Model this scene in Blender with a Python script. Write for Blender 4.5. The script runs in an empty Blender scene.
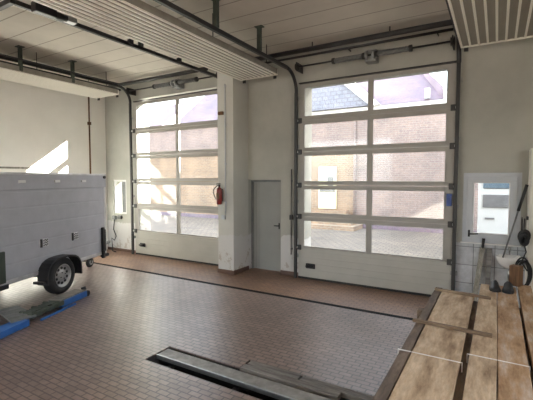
import bpy, bmesh, math, random
from mathutils import Vector, Matrix
random.seed(7)
scn = bpy.context.scene
COL = scn.collection
R = math.radians

# ------------------------------------------------------------------ materials
def new_mat(name):
    m = bpy.data.materials.new(name); m.use_nodes = True
    nt = m.node_tree; b = nt.nodes['Principled BSDF']
    return m, nt, b

def tex_coord(nt, kind='Object', scale=(1, 1, 1), rot=(0, 0, 0)):
    tc = nt.nodes.new('ShaderNodeTexCoord'); mp = nt.nodes.new('ShaderNodeMapping')
    nt.links.new(tc.outputs[kind], mp.inputs['Vector'])
    mp.inputs['Scale'].default_value = scale; mp.inputs['Rotation'].default_value = rot
    return mp.outputs['Vector']

def noise(nt, vec, scale, detail=4, rough=0.6):
    n = nt.nodes.new('ShaderNodeTexNoise')
    n.inputs['Scale'].default_value = scale; n.inputs['Detail'].default_value = detail
    n.inputs['Roughness'].default_value = rough
    nt.links.new(vec, n.inputs['Vector'])
    return n.outputs['Fac']

def ramp(nt, fac, stops):
    r = nt.nodes.new('ShaderNodeValToRGB')
    e = r.color_ramp.elements
    while len(e) < len(stops): e.new(0.5)
    for i, (p, c) in enumerate(stops):
        e[i].position = p; e[i].color = (*c, 1)
    nt.links.new(fac, r.inputs['Fac'])
    return r.outputs['Color']

def mixc(nt, fac, a, b, mode='MIX'):
    m = nt.nodes.new('ShaderNodeMix'); m.data_type = 'RGBA'; m.blend_type = mode
    for sock, v in ((m.inputs[0], fac), (m.inputs[6], a), (m.inputs[7], b)):
        if isinstance(v, (int, float)): sock.default_value = v
        elif isinstance(v, tuple): sock.default_value = (*v, 1) if len(v) == 3 else v
        else: nt.links.new(v, sock)
    return m.outputs[2]

def bump(nt, b, h, strength=0.3, dist=0.01):
    n = nt.nodes.new('ShaderNodeBump'); n.inputs['Strength'].default_value = strength
    n.inputs['Distance'].default_value = dist
    nt.links.new(h, n.inputs['Height']); nt.links.new(n.outputs['Normal'], b.inputs['Normal'])

def plain(name, c, rough=0.6, metal=0.0, var=0.18, scale=6.0, spec=0.5):
    m, nt, b = new_mat(name)
    v = tex_coord(nt)
    f = noise(nt, v, scale)
    lo = tuple(x * (1 - var) for x in c); hi = tuple(min(1, x * (1 + var)) for x in c)
    nt.links.new(ramp(nt, f, [(0.3, lo), (0.7, hi)]), b.inputs['Base Color'])
    b.inputs['Roughness'].default_value = rough; b.inputs['Metallic'].default_value = metal
    b.inputs['Specular IOR Level'].default_value = spec
    return m

def brick_mat(name, c1, c2, mortar, bw, bh, msize, rough, axes='XY', off=0.5, big=None, bumpk=0.2, spec=0.5, rvar=None, coat=0.0):
    m, nt, b = new_mat(name)
    tc = nt.nodes.new('ShaderNodeTexCoord'); sep = nt.nodes.new('ShaderNodeSeparateXYZ')
    cmb = nt.nodes.new('ShaderNodeCombineXYZ')
    nt.links.new(tc.outputs['Object'], sep.inputs[0])
    nt.links.new(sep.outputs[axes[0]], cmb.inputs['X']); nt.links.new(sep.outputs[axes[1]], cmb.inputs['Y'])
    br = nt.nodes.new('ShaderNodeTexBrick')
    br.offset = off; br.inputs['Scale'].default_value = 1
    br.inputs['Brick Width'].default_value = bw; br.inputs['Row Height'].default_value = bh
    br.inputs['Mortar Size'].default_value = msize
    br.inputs['Color1'].default_value = (*c1, 1); br.inputs['Color2'].default_value = (*c2, 1)
    br.inputs['Mortar'].default_value = (*mortar, 1)
    nt.links.new(cmb.outputs[0], br.inputs['Vector'])
    n1 = noise(nt, tc.outputs['Object'], 0.9, 5)
    n2 = noise(nt, tc.outputs['Object'], 14, 3)
    dirt = ramp(nt, n1, [(0.3, (0.72, 0.72, 0.74)), (0.7, (1.12, 1.08, 1.04))])
    fine = ramp(nt, n2, [(0.3, (0.85, 0.85, 0.85)), (0.7, (1.1, 1.1, 1.1))])
    c = mixc(nt, 1.0, br.outputs['Color'], dirt, 'MULTIPLY')
    c = mixc(nt, 1.0, c, fine, 'MULTIPLY')
    nt.links.new(c, b.inputs['Base Color'])
    if rvar:
        rr = nt.nodes.new('ShaderNodeMapRange'); rr.inputs['To Min'].default_value = rvar[0]; rr.inputs['To Max'].default_value = rvar[1]
        nt.links.new(n1, rr.inputs['Value']); nt.links.new(rr.outputs[0], b.inputs['Roughness'])
    else:
        b.inputs['Roughness'].default_value = rough
    b.inputs['Specular IOR Level'].default_value = spec
    inv = nt.nodes.new('ShaderNodeMath'); inv.operation = 'SUBTRACT'; inv.inputs[0].default_value = 1
    nt.links.new(br.outputs['Fac'], inv.inputs[1])
    bump(nt, b, inv.outputs[0], bumpk, 0.004)
    return m

def wood_mat(name, c1, c2, c3, axis_scale=(6, 1.3, 6)):
    m, nt, b = new_mat(name)
    v = tex_coord(nt, 'Object', axis_scale)
    oi = nt.nodes.new('ShaderNodeObjectInfo')
    add = nt.nodes.new('ShaderNodeVectorMath'); add.operation = 'ADD'
    sc = nt.nodes.new('ShaderNodeVectorMath'); sc.operation = 'SCALE'; sc.inputs[0].default_value = (13, 7, 5)
    nt.links.new(oi.outputs['Random'], sc.inputs['Scale'])
    nt.links.new(v, add.inputs[0]); nt.links.new(sc.outputs[0], add.inputs[1])
    f = noise(nt, add.outputs[0], 2.2, 8, 0.65)
    g = noise(nt, add.outputs[0], 9, 4, 0.6)
    c = ramp(nt, f, [(0.32, c1), (0.5, c2), (0.68, c3)])
    c = mixc(nt, 0.55, c, ramp(nt, g, [(0.35, (0.68, 0.65, 0.62)), (0.65, (1.12, 1.1, 1.06))]), 'MULTIPLY')
    nt.links.new(c, b.inputs['Base Color'])
    b.inputs['Roughness'].default_value = 0.75
    bump(nt, b, g, 0.3, 0.004)
    return m

def glass_mat(name, tint=(0.96, 0.97, 0.96), k=0.06):
    m = bpy.data.materials.new(name); m.use_nodes = True
    nt = m.node_tree; nt.nodes.clear()
    o = nt.nodes.new('ShaderNodeOutputMaterial'); mx = nt.nodes.new('ShaderNodeMixShader')
    t = nt.nodes.new('ShaderNodeBsdfTransparent'); g = nt.nodes.new('ShaderNodeBsdfGlossy')
    t.inputs['Color'].default_value = (*tint, 1); g.inputs['Roughness'].default_value = 0.05
    lw = nt.nodes.new('ShaderNodeLayerWeight'); lw.inputs['Blend'].default_value = 0.5
    pw = nt.nodes.new('ShaderNodeMath'); pw.operation = 'POWER'; pw.inputs[1].default_value = 5
    ma = nt.nodes.new('ShaderNodeMath'); ma.operation = 'MULTIPLY_ADD'; ma.inputs[1].default_value = 0.6; ma.inputs[2].default_value = 0.03
    nt.links.new(lw.outputs['Facing'], pw.inputs[0]); nt.links.new(pw.outputs[0], ma.inputs[0])
    nt.links.new(ma.outputs[0], mx.inputs[0])
    nt.links.new(t.outputs[0], mx.inputs[1]); nt.links.new(g.outputs[0], mx.inputs[2])
    nt.links.new(mx.outputs[0], o.inputs['Surface'])
    return m

def wall_paint(name, c, stain=0.25, peel=False):
    m, nt, b = new_mat(name)
    tc = nt.nodes.new('ShaderNodeTexCoord')
    n1 = noise(nt, tc.outputs['Object'], 1.1, 6)
    n2 = noise(nt, tc.outputs['Object'], 30, 3)
    col = ramp(nt, n1, [(0.25, tuple(x * (1 - stain) for x in c)), (0.6, c), (0.8, tuple(min(1, x * 1.05) for x in c))])
    if peel:
        mp = nt.nodes.new('ShaderNodeMapping'); mp.inputs['Scale'].default_value = (1, 1, 0.8)
        nt.links.new(tc.outputs['Object'], mp.inputs['Vector'])
        sp = nt.nodes.new('ShaderNodeSeparateXYZ'); nt.links.new(tc.outputs['Object'], sp.inputs[0])
        za = nt.nodes.new('ShaderNodeMath'); za.operation = 'MULTIPLY_ADD'; za.inputs[1].default_value = .35
        nt.links.new(noise(nt, tc.outputs['Object'], 3, 4), za.inputs[0]); nt.links.new(sp.outputs['Z'], za.inputs[2])
        dado = ramp(nt, za.outputs[0], [(0.96, (1, 1, 1)), (0.98, (0, 0, 0))])
        col = mixc(nt, dado, col, (.58, .58, .57))
        n3 = noise(nt, mp.outputs['Vector'], 7, 6, 0.7)
        sep = nt.nodes.new('ShaderNodeSeparateXYZ'); nt.links.new(tc.outputs['Object'], sep.inputs[0])
        mr = nt.nodes.new('ShaderNodeMapRange'); mr.inputs['From Min'].default_value = 1.5; mr.inputs['From Max'].default_value = 0.2
        mr.inputs['To Min'].default_value = -0.2; mr.inputs['To Max'].default_value = 0.06
        nt.links.new(sep.outputs['Z'], mr.inputs['Value'])
        ad = nt.nodes.new('ShaderNodeMath'); nt.links.new(n3, ad.inputs[0]); nt.links.new(mr.outputs[0], ad.inputs[1])
        f1 = ramp(nt, ad.outputs[0], [(0.60, (0, 0, 0)), (0.63, (1, 1, 1))])
        col = mixc(nt, f1, col, (0.44, 0.41, 0.37))
    nt.links.new(col, b.inputs['Base Color'])
    b.inputs['Roughness'].default_value = 0.85
    bump(nt, b, n2, 0.1, 0.003)
    return m

M = {}
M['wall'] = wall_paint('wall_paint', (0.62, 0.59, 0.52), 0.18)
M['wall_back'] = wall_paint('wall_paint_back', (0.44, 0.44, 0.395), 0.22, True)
M['wall_left'] = wall_paint('wall_paint_left_lit', (0.86, 0.85, 0.80), 0.08)  # brighter copy of the wall paint, sun bounce put into its colour
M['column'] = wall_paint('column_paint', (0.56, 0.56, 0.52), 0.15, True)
M['floor'] = brick_mat('clinker_tile_floor', (0.30, 0.222, 0.19), (0.225, 0.168, 0.148), (0.115, 0.09, 0.08), 0.135, 0.067, 0.007, 0.34, 'XY', 0.5, bumpk=0.2, spec=0.6)
M['floor_edge'] = brick_mat('brown_threshold_tile', (0.29, 0.175, 0.12), (0.23, 0.145, 0.105), (0.14, 0.09, 0.06), 0.135, 0.067, 0.006, 0.5, 'XY', 0.5, bumpk=0.2, spec=0.4)
M['wall_tile'] = brick_mat('grey_wall_tile', (0.52, 0.56, 0.61), (0.54, 0.58, 0.63), (0.24, 0.26, 0.28), 0.30, 0.30, 0.006, 0.25, 'XZ', 0.0, bumpk=0.1)
M['brown_tile'] = plain('brown_skirting_tile', (0.13, 0.075, 0.055), 0.5)
M['white_frame'] = plain('pale_grey_frame', (0.46, 0.46, 0.43), 0.45, 0.1, 0.05, 2)
M['panel_grey'] = plain('pale_panel', (0.50, 0.50, 0.47), 0.5, 0.0, 0.06, 3)
M['door_frame'] = plain('door_frame_metal', (0.33, 0.32, 0.29), 0.5, 0.0, 0.05, 2)
M['door_panel'] = plain('door_panel_metal', (0.42, 0.415, 0.38), 0.5, 0.0, 0.05, 3)
M['left_frame'] = plain('cream_frame', (0.62, 0.59, 0.50), 0.45, 0.0, 0.05, 2)
M['glass'] = glass_mat('clear_glass')
M['dark_steel'] = plain('dark_steel', (0.045, 0.045, 0.045), 0.45, 0.5)
M['steel'] = plain('galvanised_steel', (0.33, 0.34, 0.34), 0.38, 0.8, 0.15, 20)
M['worn_steel'] = plain('worn_steel', (0.27, 0.26, 0.24), 0.55, 0.25, 0.3, 9)
M['grey_steel'] = plain('grey_painted_steel', (0.20, 0.21, 0.21), 0.5, 0.3)
M['hanger'] = plain('grey_green_hanger', (0.06, 0.075, 0.06), 0.6, 0.3)
M['black'] = plain('black_plastic', (0.014, 0.014, 0.016), 0.45)
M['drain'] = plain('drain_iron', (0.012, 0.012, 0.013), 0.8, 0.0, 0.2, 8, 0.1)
M['rubber'] = plain('black_rubber', (0.02, 0.02, 0.021), 0.75)
M['heater'] = plain('white_heater_sheet', (0.88, 0.86, 0.78), 0.4, 0.0, 0.03, 2)
M['heater_sheet_shaded'] = plain('shaded_heater_metal', (0.27, 0.25, 0.205), 0.45, 0.0, 0.05, 2)  # panel sheet darkened: shade between the ribs is put into its colour
M['heater_end'] = plain('heater_edge', (0.25, 0.235, 0.20), 0.5, 0.0)
M['white'] = plain('white_enamel', (0.80, 0.80, 0.79), 0.25, 0.0, 0.03)
M['white_pvc'] = plain('grey_white_pvc', (0.50, 0.53, 0.57), 0.4, 0.0, 0.03)
M['grey_door'] = plain('grey_steel_door', (0.30, 0.305, 0.285), 0.5, 0.0, 0.06, 2)
M['red'] = plain('red_enamel', (0.20, 0.022, 0.018), 0.3, 0.0, 0.08)
M['blue'] = plain('blue_enamel', (0.025, 0.12, 0.38), 0.4, 0.0, 0.15)
M['blue_box'] = plain('blue_plastic', (0.04, 0.09, 0.30), 0.4)
M['alu'] = plain('brushed_aluminium', (0.42, 0.43, 0.47), 0.5, 0.2, 0.06, 5)
M['alu_edge'] = plain('bright_aluminium', (0.62, 0.63, 0.64), 0.35, 0.6)
M['rim'] = plain('silver_wheel_rim', (0.40, 0.40, 0.40), 0.4, 0.6)
M['cream'] = plain('cream_metal', (0.72, 0.70, 0.64), 0.45, 0.0, 0.05)
M['wood'] = wood_mat('sawn_timber', (0.26, 0.175, 0.105), (0.49, 0.37, 0.245), (0.64, 0.53, 0.39))
M['wood_brown'] = wood_mat('brown_timber', (0.22, 0.125, 0.06), (0.42, 0.27, 0.15), (0.54, 0.45, 0.37))
M['wood_dark'] = wood_mat('weathered_timber', (0.07, 0.055, 0.045), (0.15, 0.115, 0.09), (0.26, 0.20, 0.15))
M['wood_grey'] = wood_mat('grey_timber', (0.16, 0.15, 0.13), (0.27, 0.26, 0.23), (0.40, 0.39, 0.35), (9, 9, 0.9))
M['plank_grey'] = wood_mat('grey_plank', (0.10, 0.09, 0.085), (0.20, 0.19, 0.18), (0.30, 0.29, 0.27), (0.9, 9, 9))
M['wood_block'] = wood_mat('block_timber', (0.08, 0.04, 0.02), (0.16, 0.085, 0.04), (0.24, 0.14, 0.07), (9, 9, 0.9))
M['batten'] = wood_mat('batten_timber', (0.09, 0.06, 0.04), (0.20, 0.14, 0.09), (0.33, 0.25, 0.17), (1.3, 6, 6))
M['strap'] = plain('white_strap', (0.75, 0.72, 0.68), 0.5)
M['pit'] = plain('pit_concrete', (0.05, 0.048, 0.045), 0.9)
M['asphalt'] = brick_mat('cobbled_yard', (0.25, 0.215, 0.18), (0.20, 0.175, 0.155), (0.14, 0.13, 0.115), 0.25, 0.18, 0.02, 0.8, 'XY', 0.5)
M['brick'] = brick_mat('pale_brick', (0.37, 0.25, 0.16), (0.29, 0.20, 0.14), (0.36, 0.30, 0.23), 0.26, 0.085, 0.012, 0.85, 'XZ', 0.5)
M['brick_pink'] = brick_mat('pink_brick', (0.33, 0.245, 0.215), (0.28, 0.21, 0.20), (0.33, 0.29, 0.27), 0.26, 0.085, 0.012, 0.85, 'XZ', 0.5)
M['roof'] = brick_mat('roof_tiles', (0.22, 0.155, 0.21), (0.18, 0.14, 0.20), (0.18, 0.15, 0.18), 0.2, 0.15, 0.02, 0.6, 'XZ', 0.5)
M['roof_blue'] = brick_mat('slate_roof', (0.24, 0.25, 0.31), (0.27, 0.28, 0.33), (0.2, 0.2, 0.24), 0.24, 0.16, 0.02, 0.6, 'XZ', 0.5)
M['yellow_door'] = plain('pale_yellow_paint', (0.78, 0.74, 0.48), 0.5, 0, 0.05)
M['dark_glass'] = plain('dark_window_glass', (0.10, 0.11, 0.12), 0.1)
M['van_white'] = plain('white_car_paint', (0.62, 0.63, 0.64), 0.25, 0, 0.02)
M['van_glass'] = plain('bluish_car_glass', (0.12, 0.17, 0.22), 0.08)
M['van_trim'] = plain('grey_trim', (0.16, 0.16, 0.17), 0.5)
M['leaf'] = plain('green_leaves', (0.06, 0.12, 0.03), 0.7, 0, 0.4, 3)
# ceiling: painted concrete planks with seams along X
def ceiling_mat():
    m, nt, b = new_mat('ceiling_planks')
    tc = nt.nodes.new('ShaderNodeTexCoord'); sep = nt.nodes.new('ShaderNodeSeparateXYZ')
    nt.links.new(tc.outputs['Object'], sep.inputs[0])
    d = nt.nodes.new('ShaderNodeMath'); d.operation = 'DIVIDE'; d.inputs[1].default_value = 0.46
    nt.links.new(sep.outputs['Y'], d.inputs[0])
    fr = nt.nodes.new('ShaderNodeMath'); fr.operation = 'FRACT'; nt.links.new(d.outputs[0], fr.inputs[0])
    ln = ramp(nt, fr.outputs[0], [(0.0, (0.5, 0.48, 0.46)), (0.035, (0.5, 0.48, 0.46)), (0.055, (1, 1, 1))])
    n1 = noise(nt, tc.outputs['Object'], 1.0, 5)
    base = ramp(nt, n1, [(0.3, (0.52, 0.49, 0.43)), (0.7, (0.62, 0.58, 0.51))])
    nt.links.new(mixc(nt, 1.0, base, ln, 'MULTIPLY'), b.inputs['Base Color'])
    b.inputs['Roughness'].default_value = 0.9
    return m
M['ceiling'] = ceiling_mat()

# ------------------------------------------------------------------ geometry helpers
def BM(): return bmesh.new()

def box(bm, x0, x1, y0, y1, z0, z1, bev=0.0, mtx=None):
    x0, x1 = min(x0, x1), max(x0, x1); y0, y1 = min(y0, y1), max(y0, y1); z0, z1 = min(z0, z1), max(z0, z1)
    r = bmesh.ops.create_cube(bm, size=1.0)
    vs = r['verts']
    for v in vs:
        v.co = Vector(((x0 + x1) / 2 + v.co.x * (x1 - x0), (y0 + y1) / 2 + v.co.y * (y1 - y0), (z0 + z1) / 2 + v.co.z * (z1 - z0)))
    if bev > 0:
        es = list({e for v in vs for e in v.link_edges})
        g = bmesh.ops.bevel(bm, geom=es, offset=bev, segments=2, affect='EDGES', profile=0.5)
        vs = g['verts']
    if mtx is not None:
        bmesh.ops.transform(bm, matrix=mtx, verts=list({v for v in vs}))
    return vs

def tube(bm, pts, rad, seg=10, cap=True, closed=False):
    pts = [Vector(p) for p in pts]
    n = len(pts); rings = []
    prev = None
    for i, p in enumerate(pts):
        if closed: t = pts[(i + 1) % n] - pts[i - 1]
        elif i == 0: t = pts[1] - pts[0]
        elif i == n - 1: t = pts[-1] - pts[-2]
        else: t = (pts[i + 1] - p).normalized() + (p - pts[i - 1]).normalized()
        t.normalize()
        if prev is None:
            a = Vector((0, 0, 1)) if abs(t.z) < 0.9 else Vector((1, 0, 0))
            u = t.cross(a).normalized()
        else:
            u = (prev - t * prev.dot(t)).normalized()
        prev = u; w = t.cross(u)
        r = rad[i] if isinstance(rad, (list, tuple)) else rad
        rings.append([bm.verts.new(p + (u * math.cos(2 * math.pi * k / seg) + w * math.sin(2 * math.pi * k / seg)) * r) for k in range(seg)])
    m = n if closed else n - 1
    for i in range(m):
        A, B = rings[i], rings[(i + 1) % n]
        for k in range(seg):
            f = bm.faces.new((A[k], A[(k + 1) % seg], B[(k + 1) % seg], B[k])); f.smooth = seg > 6
    if cap and not closed:
        bm.faces.new(rings[0][::-1]); bm.faces.new(rings[-1])

def cyl(bm, a, b, r, seg=16): tube(bm, [a, b], r, seg)

def lathe(bm, prof, seg=24, mtx=None):
    """prof: list of (r, z) revolved about local z"""
    rings = []
    for r, z in prof:
        rings.append([bm.verts.new((r * math.cos(2 * math.pi * k / seg), r * math.sin(2 * math.pi * k / seg), z)) for k in range(seg)] if r > 1e-5 else [bm.verts.new((0, 0, z))])
    for A, B in zip(rings, rings[1:]):
        if len(A) == 1 and len(B) == 1: continue
        for k in range(seg):
            if len(A) == 1: f = bm.faces.new((A[0], B[(k + 1) % seg], B[k]))
            elif len(B) == 1: f = bm.faces.new((A[k], A[(k + 1) % seg], B[0]))
            else: f = bm.faces.new((A[k], A[(k + 1) % seg], B[(k + 1) % seg], B[k]))
            f.smooth = True
    if mtx is not None:
        bmesh.ops.transform(bm, matrix=mtx, verts=[v for r in rings for v in r])

def prism(bm, poly, fn0, fn1):
    """poly: 2D points; fn0/fn1 map a 2D point to the two end 3D points"""
    A = [bm.verts.new(fn0(p)) for p in poly]; B = [bm.verts.new(fn1(p)) for p in poly]
    n = len(poly)
    bm.faces.new(A[::-1]); bm.faces.new(B)
    for i in range(n): bm.faces.new((A[i], A[(i + 1) % n], B[(i + 1) % n], B[i]))

def obj(name, bm, mat, parent=None, bevel=0.0, label=None):
    bmesh.ops.recalc_face_normals(bm, faces=bm.faces[:])
    me = bpy.data.meshes.new(name); bm.to_mesh(me); bm.free()
    if isinstance(mat, str): mat = M[mat]
    me.materials.append(mat)
    o = bpy.data.objects.new(name, me); COL.objects.link(o)
    if parent is not None: o.parent = parent
    if bevel:
        b = o.modifiers.new('bevel', 'BEVEL'); b.width = bevel; b.segments = 2; b.limit_method = 'ANGLE'
    if label: o['label'] = label
    return o

def tag(o, label, cat, group=None):
    o['label'] = label; o['category'] = cat
    if group: o['group'] = group
    return o

def thing(name, label, cat, loc=(0, 0, 0), rz=0.0, group=None):
    o = bpy.data.objects.new(name, None); COL.objects.link(o)
    o.empty_display_size = 0.1
    o.location = loc; o.rotation_euler = (0, 0, rz)
    return tag(o, label, cat, group)

def struct(name, bm, mat, label=None):
    o = obj(name, bm, mat); o['kind'] = 'structure'
    if label: o['label'] = label
    return o

def struct_root(name, loc=(0, 0, 0), label=None):
    o = bpy.data.objects.new(name, None); COL.objects.link(o); o.location = loc; o['kind'] = 'structure'
    if label: o['label'] = label
    return o

def copy_tree(o, parent=None):
    c = o.copy(); COL.objects.link(c)
    if parent is not None: c.parent = parent
    for ch in list(o.children): copy_tree(ch, c)
    return c

# ------------------------------------------------------------------ camera
cam = bpy.data.cameras.new('camera'); camo = bpy.data.objects.new('camera', cam); COL.objects.link(camo)
cam.sensor_width = 36; cam.lens = 385.0 * 36 / 533
cam.clip_end = 400
camo.location = (0, 0, 2.0)
camo.rotation_euler = (R(90 - 3.1), 0, R(30.9))
scn.camera = camo

# ------------------------------------------------------------------ room shell
YW, WT, ZC = 7.05, 0.34, 4.53
XL, XR = -9.5, 2.4
YF = -6.0
# openings in the back wall: x0, x1, z0, z1
OPEN = [(-8.13, -5.24, 0.0, 4.10), (-4.69, -3.87, 0.0, 1.985), (-3.33, -0.70, 0.0, 3.86), (-0.47, 0.325, 0.98, 2.10), (-9.20, -8.68, 1.04, 1.98)]
def wall_with_openings(bm, x0, x1, y0, y1, z0, z1, ops):
    xs = sorted({x0, x1, *[o[0] for o in ops], *[o[1] for o in ops]})
    for a, b in zip(xs, xs[1:]):
        mid = (a + b) / 2
        cuts = sorted([(o[2], o[3]) for o in ops if o[0] < mid < o[1]])
        z = z0
        for c0, c1 in cuts:
            if c0 > z + 1e-4: box(bm, a, b, y0, y1, z, c0)
            z = c1
        if z < z1: box(bm, a, b, y0, y1, z, z1)
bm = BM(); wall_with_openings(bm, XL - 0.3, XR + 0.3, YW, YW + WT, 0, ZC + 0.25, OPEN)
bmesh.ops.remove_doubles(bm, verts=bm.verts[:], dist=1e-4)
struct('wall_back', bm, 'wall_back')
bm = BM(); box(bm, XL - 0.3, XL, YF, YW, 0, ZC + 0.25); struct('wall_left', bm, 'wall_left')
# right wall; unseen opening towards the camera side added to let in fill light
bm = BM()
def wall_y(bm, x0, x1, y0, y1, z0, z1, ops):
    ys = sorted({y0, y1, *[o[0] for o in ops], *[o[1] for o in ops]})
    for a, b in zip(ys, ys[1:]):
        mid = (a + b) / 2
        cuts = sorted([(o[2], o[3]) for o in ops if o[0] < mid < o[1]]); z = z0
        for c0, c1 in cuts:
            if c0 > z + 1e-4: box(bm, x0, x1, a, b, z, c0)
            z = c1
        if z < z1: box(bm, x0, x1, a, b, z, z1)
wall_y(bm, XR, XR + 0.3, YF, YW, 0, ZC + 0.25, [(-2.6, 2.8, 1.8, 3.8)])
struct('wall_right', bm, 'wall')
# rear wall behind the camera; opening on the left half added for fill light
bm = BM(); wall_with_openings(bm, XL - .3, XR + .3, YF - .3, YF, 0, ZC + .25, [(-9.3, -4.6, 0, 4.1)])
struct('wall_rear', bm, 'wall')
bm = BM(); box(bm, XL - 0.3, XR + 0.3, YF, YW, ZC, ZC + 0.25); struct('ceiling', bm, 'ceiling')

# floor with the pit opening
PX0, PX1, PY0, PY1, PXM, PY2 = -3.31, -0.2, 2.89, 3.275, -2.30, 3.47
bm = BM()
for (a, b, c, d) in ((XL - .3, PX0, YF, 5.70), (PX1, XR + .3, YF, 5.70), (PX0, PX1, YF, PY0), (PX0, PXM, PY1, 5.70), (PXM, PX1, PY2, 5.70)):
    box(bm, a, b, c, d, -0.012, 0)
struct('floor', bm, 'floor')
bm = BM(); box(bm, XL - .3, XR + .3, 5.70, YW + WT, -.03, 0); struct('floor_threshold', bm, 'floor_edge')
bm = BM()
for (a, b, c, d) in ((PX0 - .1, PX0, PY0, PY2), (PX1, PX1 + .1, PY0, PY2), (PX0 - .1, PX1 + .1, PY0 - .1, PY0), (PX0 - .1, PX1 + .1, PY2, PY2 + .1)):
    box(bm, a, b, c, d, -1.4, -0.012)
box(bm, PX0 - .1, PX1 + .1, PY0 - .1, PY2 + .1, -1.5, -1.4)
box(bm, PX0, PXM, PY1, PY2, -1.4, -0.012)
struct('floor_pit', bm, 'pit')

# skirting of brown tiles
bm = BM(); box(bm, -3.87, -3.40, YW - .012, YW, 0, .085); box(bm, -9.5, -8.33, YW - .012, YW, 0, .075)
struct('baseboard_back', bm, 'brown_tile')
bm = BM(); box(bm, -5.10, -4.67, 6.475, YW, 0, .085)
struct('trim_1', bm, 'brown_tile')
bm = BM(); box(bm, -5.085, -4.685, 6.49, YW, 0.085, ZC); o = struct('wall_column', bm, 'column')
# grey tiling beside and under the window
bm = BM(); box(bm, -0.56, XR, YW - .012, YW, 0.0, 0.96); struct('trim_2', bm, 'wall_tile')

# ------------------------------------------------------------------ overhead sectional doors
def sectional_door(name, label, X0, X1, gx0, gx1, mx, zs, ztop, frame_mat, panel_mat, rail_half=0.07):
    """zs: heights of the section joints from the bottom panel's top to the top glazing's top edge"""
    root = struct_root(name, (X0, 6.99, 0), label); root['category'] = 'door'
    ox, oy = X0, 6.99
    def L(x): return x - ox
    y0, y1 = -0.02, 0.025
    # bottom panel
    b = BM(); box(b, 0, X1 - ox, y0, y1, 0.03, zs[0] - 0.004, 0.004)
    for k in range(1, 5):
        z = 0.03 + (zs[0] - 0.03) * k / 5
        box(b, 0.02, X1 - ox - 0.02, y0 - 0.003, y0 + .004, z - .05, z + .045, 0.002)
    bp = obj('bottom_panel', b, panel_mat, root)
    b = BM(); box(b, 0, X1 - ox, y0 - .004, y1 + .004, 0.0, 0.04); obj('rubber_seal', b, 'rubber', root)
    # handle plate
    hx, hz = L(gx0) + 0.16, 0.27
    b = BM(); box(b, hx - .10, hx + .10, y0 - .022, y0 - .004, hz - .05, hz + .05, 0.012)
    for k in (-0.055, 0, .055): cyl(b, (hx + k, y0 - .06, hz), (hx + k, y0 - .01, hz), .026, 12)
    cyl(b, (hx - .08, y0 - .055, hz), (hx + .08, y0 - .055, hz), .02, 10)
    obj('lift_handle', b, 'black', root, label='black handle plate on the bottom panel')
    for i in range(len(zs) - 1):
        za, zb = zs[i], zs[i + 1]
        last = i == len(zs) - 2
        top = zb + (0.07 if last else 0) ; 
        lo = za + (0.02 if i == 0 else rail_half); hi = zb - (0.0 if last else rail_half)
        b = BM()
        e = 0.004
        box(b, 0, L(gx0), y0, y1, za + e, top - e); box(b, L(gx1), X1 - ox, y0, y1, za + e, top - e)
        box(b, L(gx0), L(gx1), y0, y1, za + e, lo); box(b, L(gx0), L(gx1), y0, y1, hi, top - e)
        box(b, L(mx) - .04, L(mx) + .04, y0, y1, lo, hi)
        s = obj('section', b, frame_mat, root)
        for (pa, pb) in ((gx0, mx - .04), (mx + .04, gx1)):
            b = BM(); box(b, L(pa) - .004, L(pb) + .004, 0.0, 0.006, lo - .004, hi + .004); obj('pane', b, 'glass', s)
            b = BM()
            t = .012
            for (a0, a1, c0, c1) in ((L(pa), L(pb), lo, lo + t), (L(pa), L(pb), hi - t, hi), (L(pa), L(pa) + t, lo + t, hi - t), (L(pb) - t, L(pb), lo + t, hi - t)):
                box(b, a0, a1, y0 - .006, y0 + .012, c0, c1)
            obj('glazing_bead', b, frame_mat, s)
    # rollers and hinges at each joint on both sides
    for z in zs[:-1]:
        for sx in (0.0, X1 - ox):
            sg = -1 if sx == 0 else 1
            b = BM(); box(b, sx - sg * .07, sx + sg * .01, y0 - .03, y0 - .002, z - .05, z + .05, .004)
            hg = obj('roller_hinge', b, 'dark_steel', root)
            b = BM(); cyl(b, (sx + sg * .0, y0 - .03, z), (sx + sg * .035, y0 - .03, z), .022, 12); obj('roller', b, 'white', hg)
    return root

ZR = [0.63, 1.255, 1.88, 2.54, 3.155, 3.80]
ZLft = [0.63, 1.29, 1.94, 2.61, 3.26, 3.93]
sectional_door('door_3', 'right overhead sectional door with five glazed rows beside the small window', -3.42, -0.61, -3.305, -0.735, -1.99, ZR, 3.80, 'door_frame', 'door_panel')
sectional_door('door_1', 'left overhead sectional door with glazed rows near the trailer', -8.25, -5.16, -8.125, -5.26, -6.69, ZLft, 3.93, 'door_frame', 'door_panel')
# header seal strips above the doors
bm = BM(); box(bm, -3.43, -0.60, 6.975, YW, 3.885, 3.905); struct('trim_3', bm, 'dark_steel')
bm = BM(); box(bm, -8.26, -5.16, 6.975, YW, 4.015, 4.035); struct('trim_4', bm, 'dark_steel')

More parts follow.
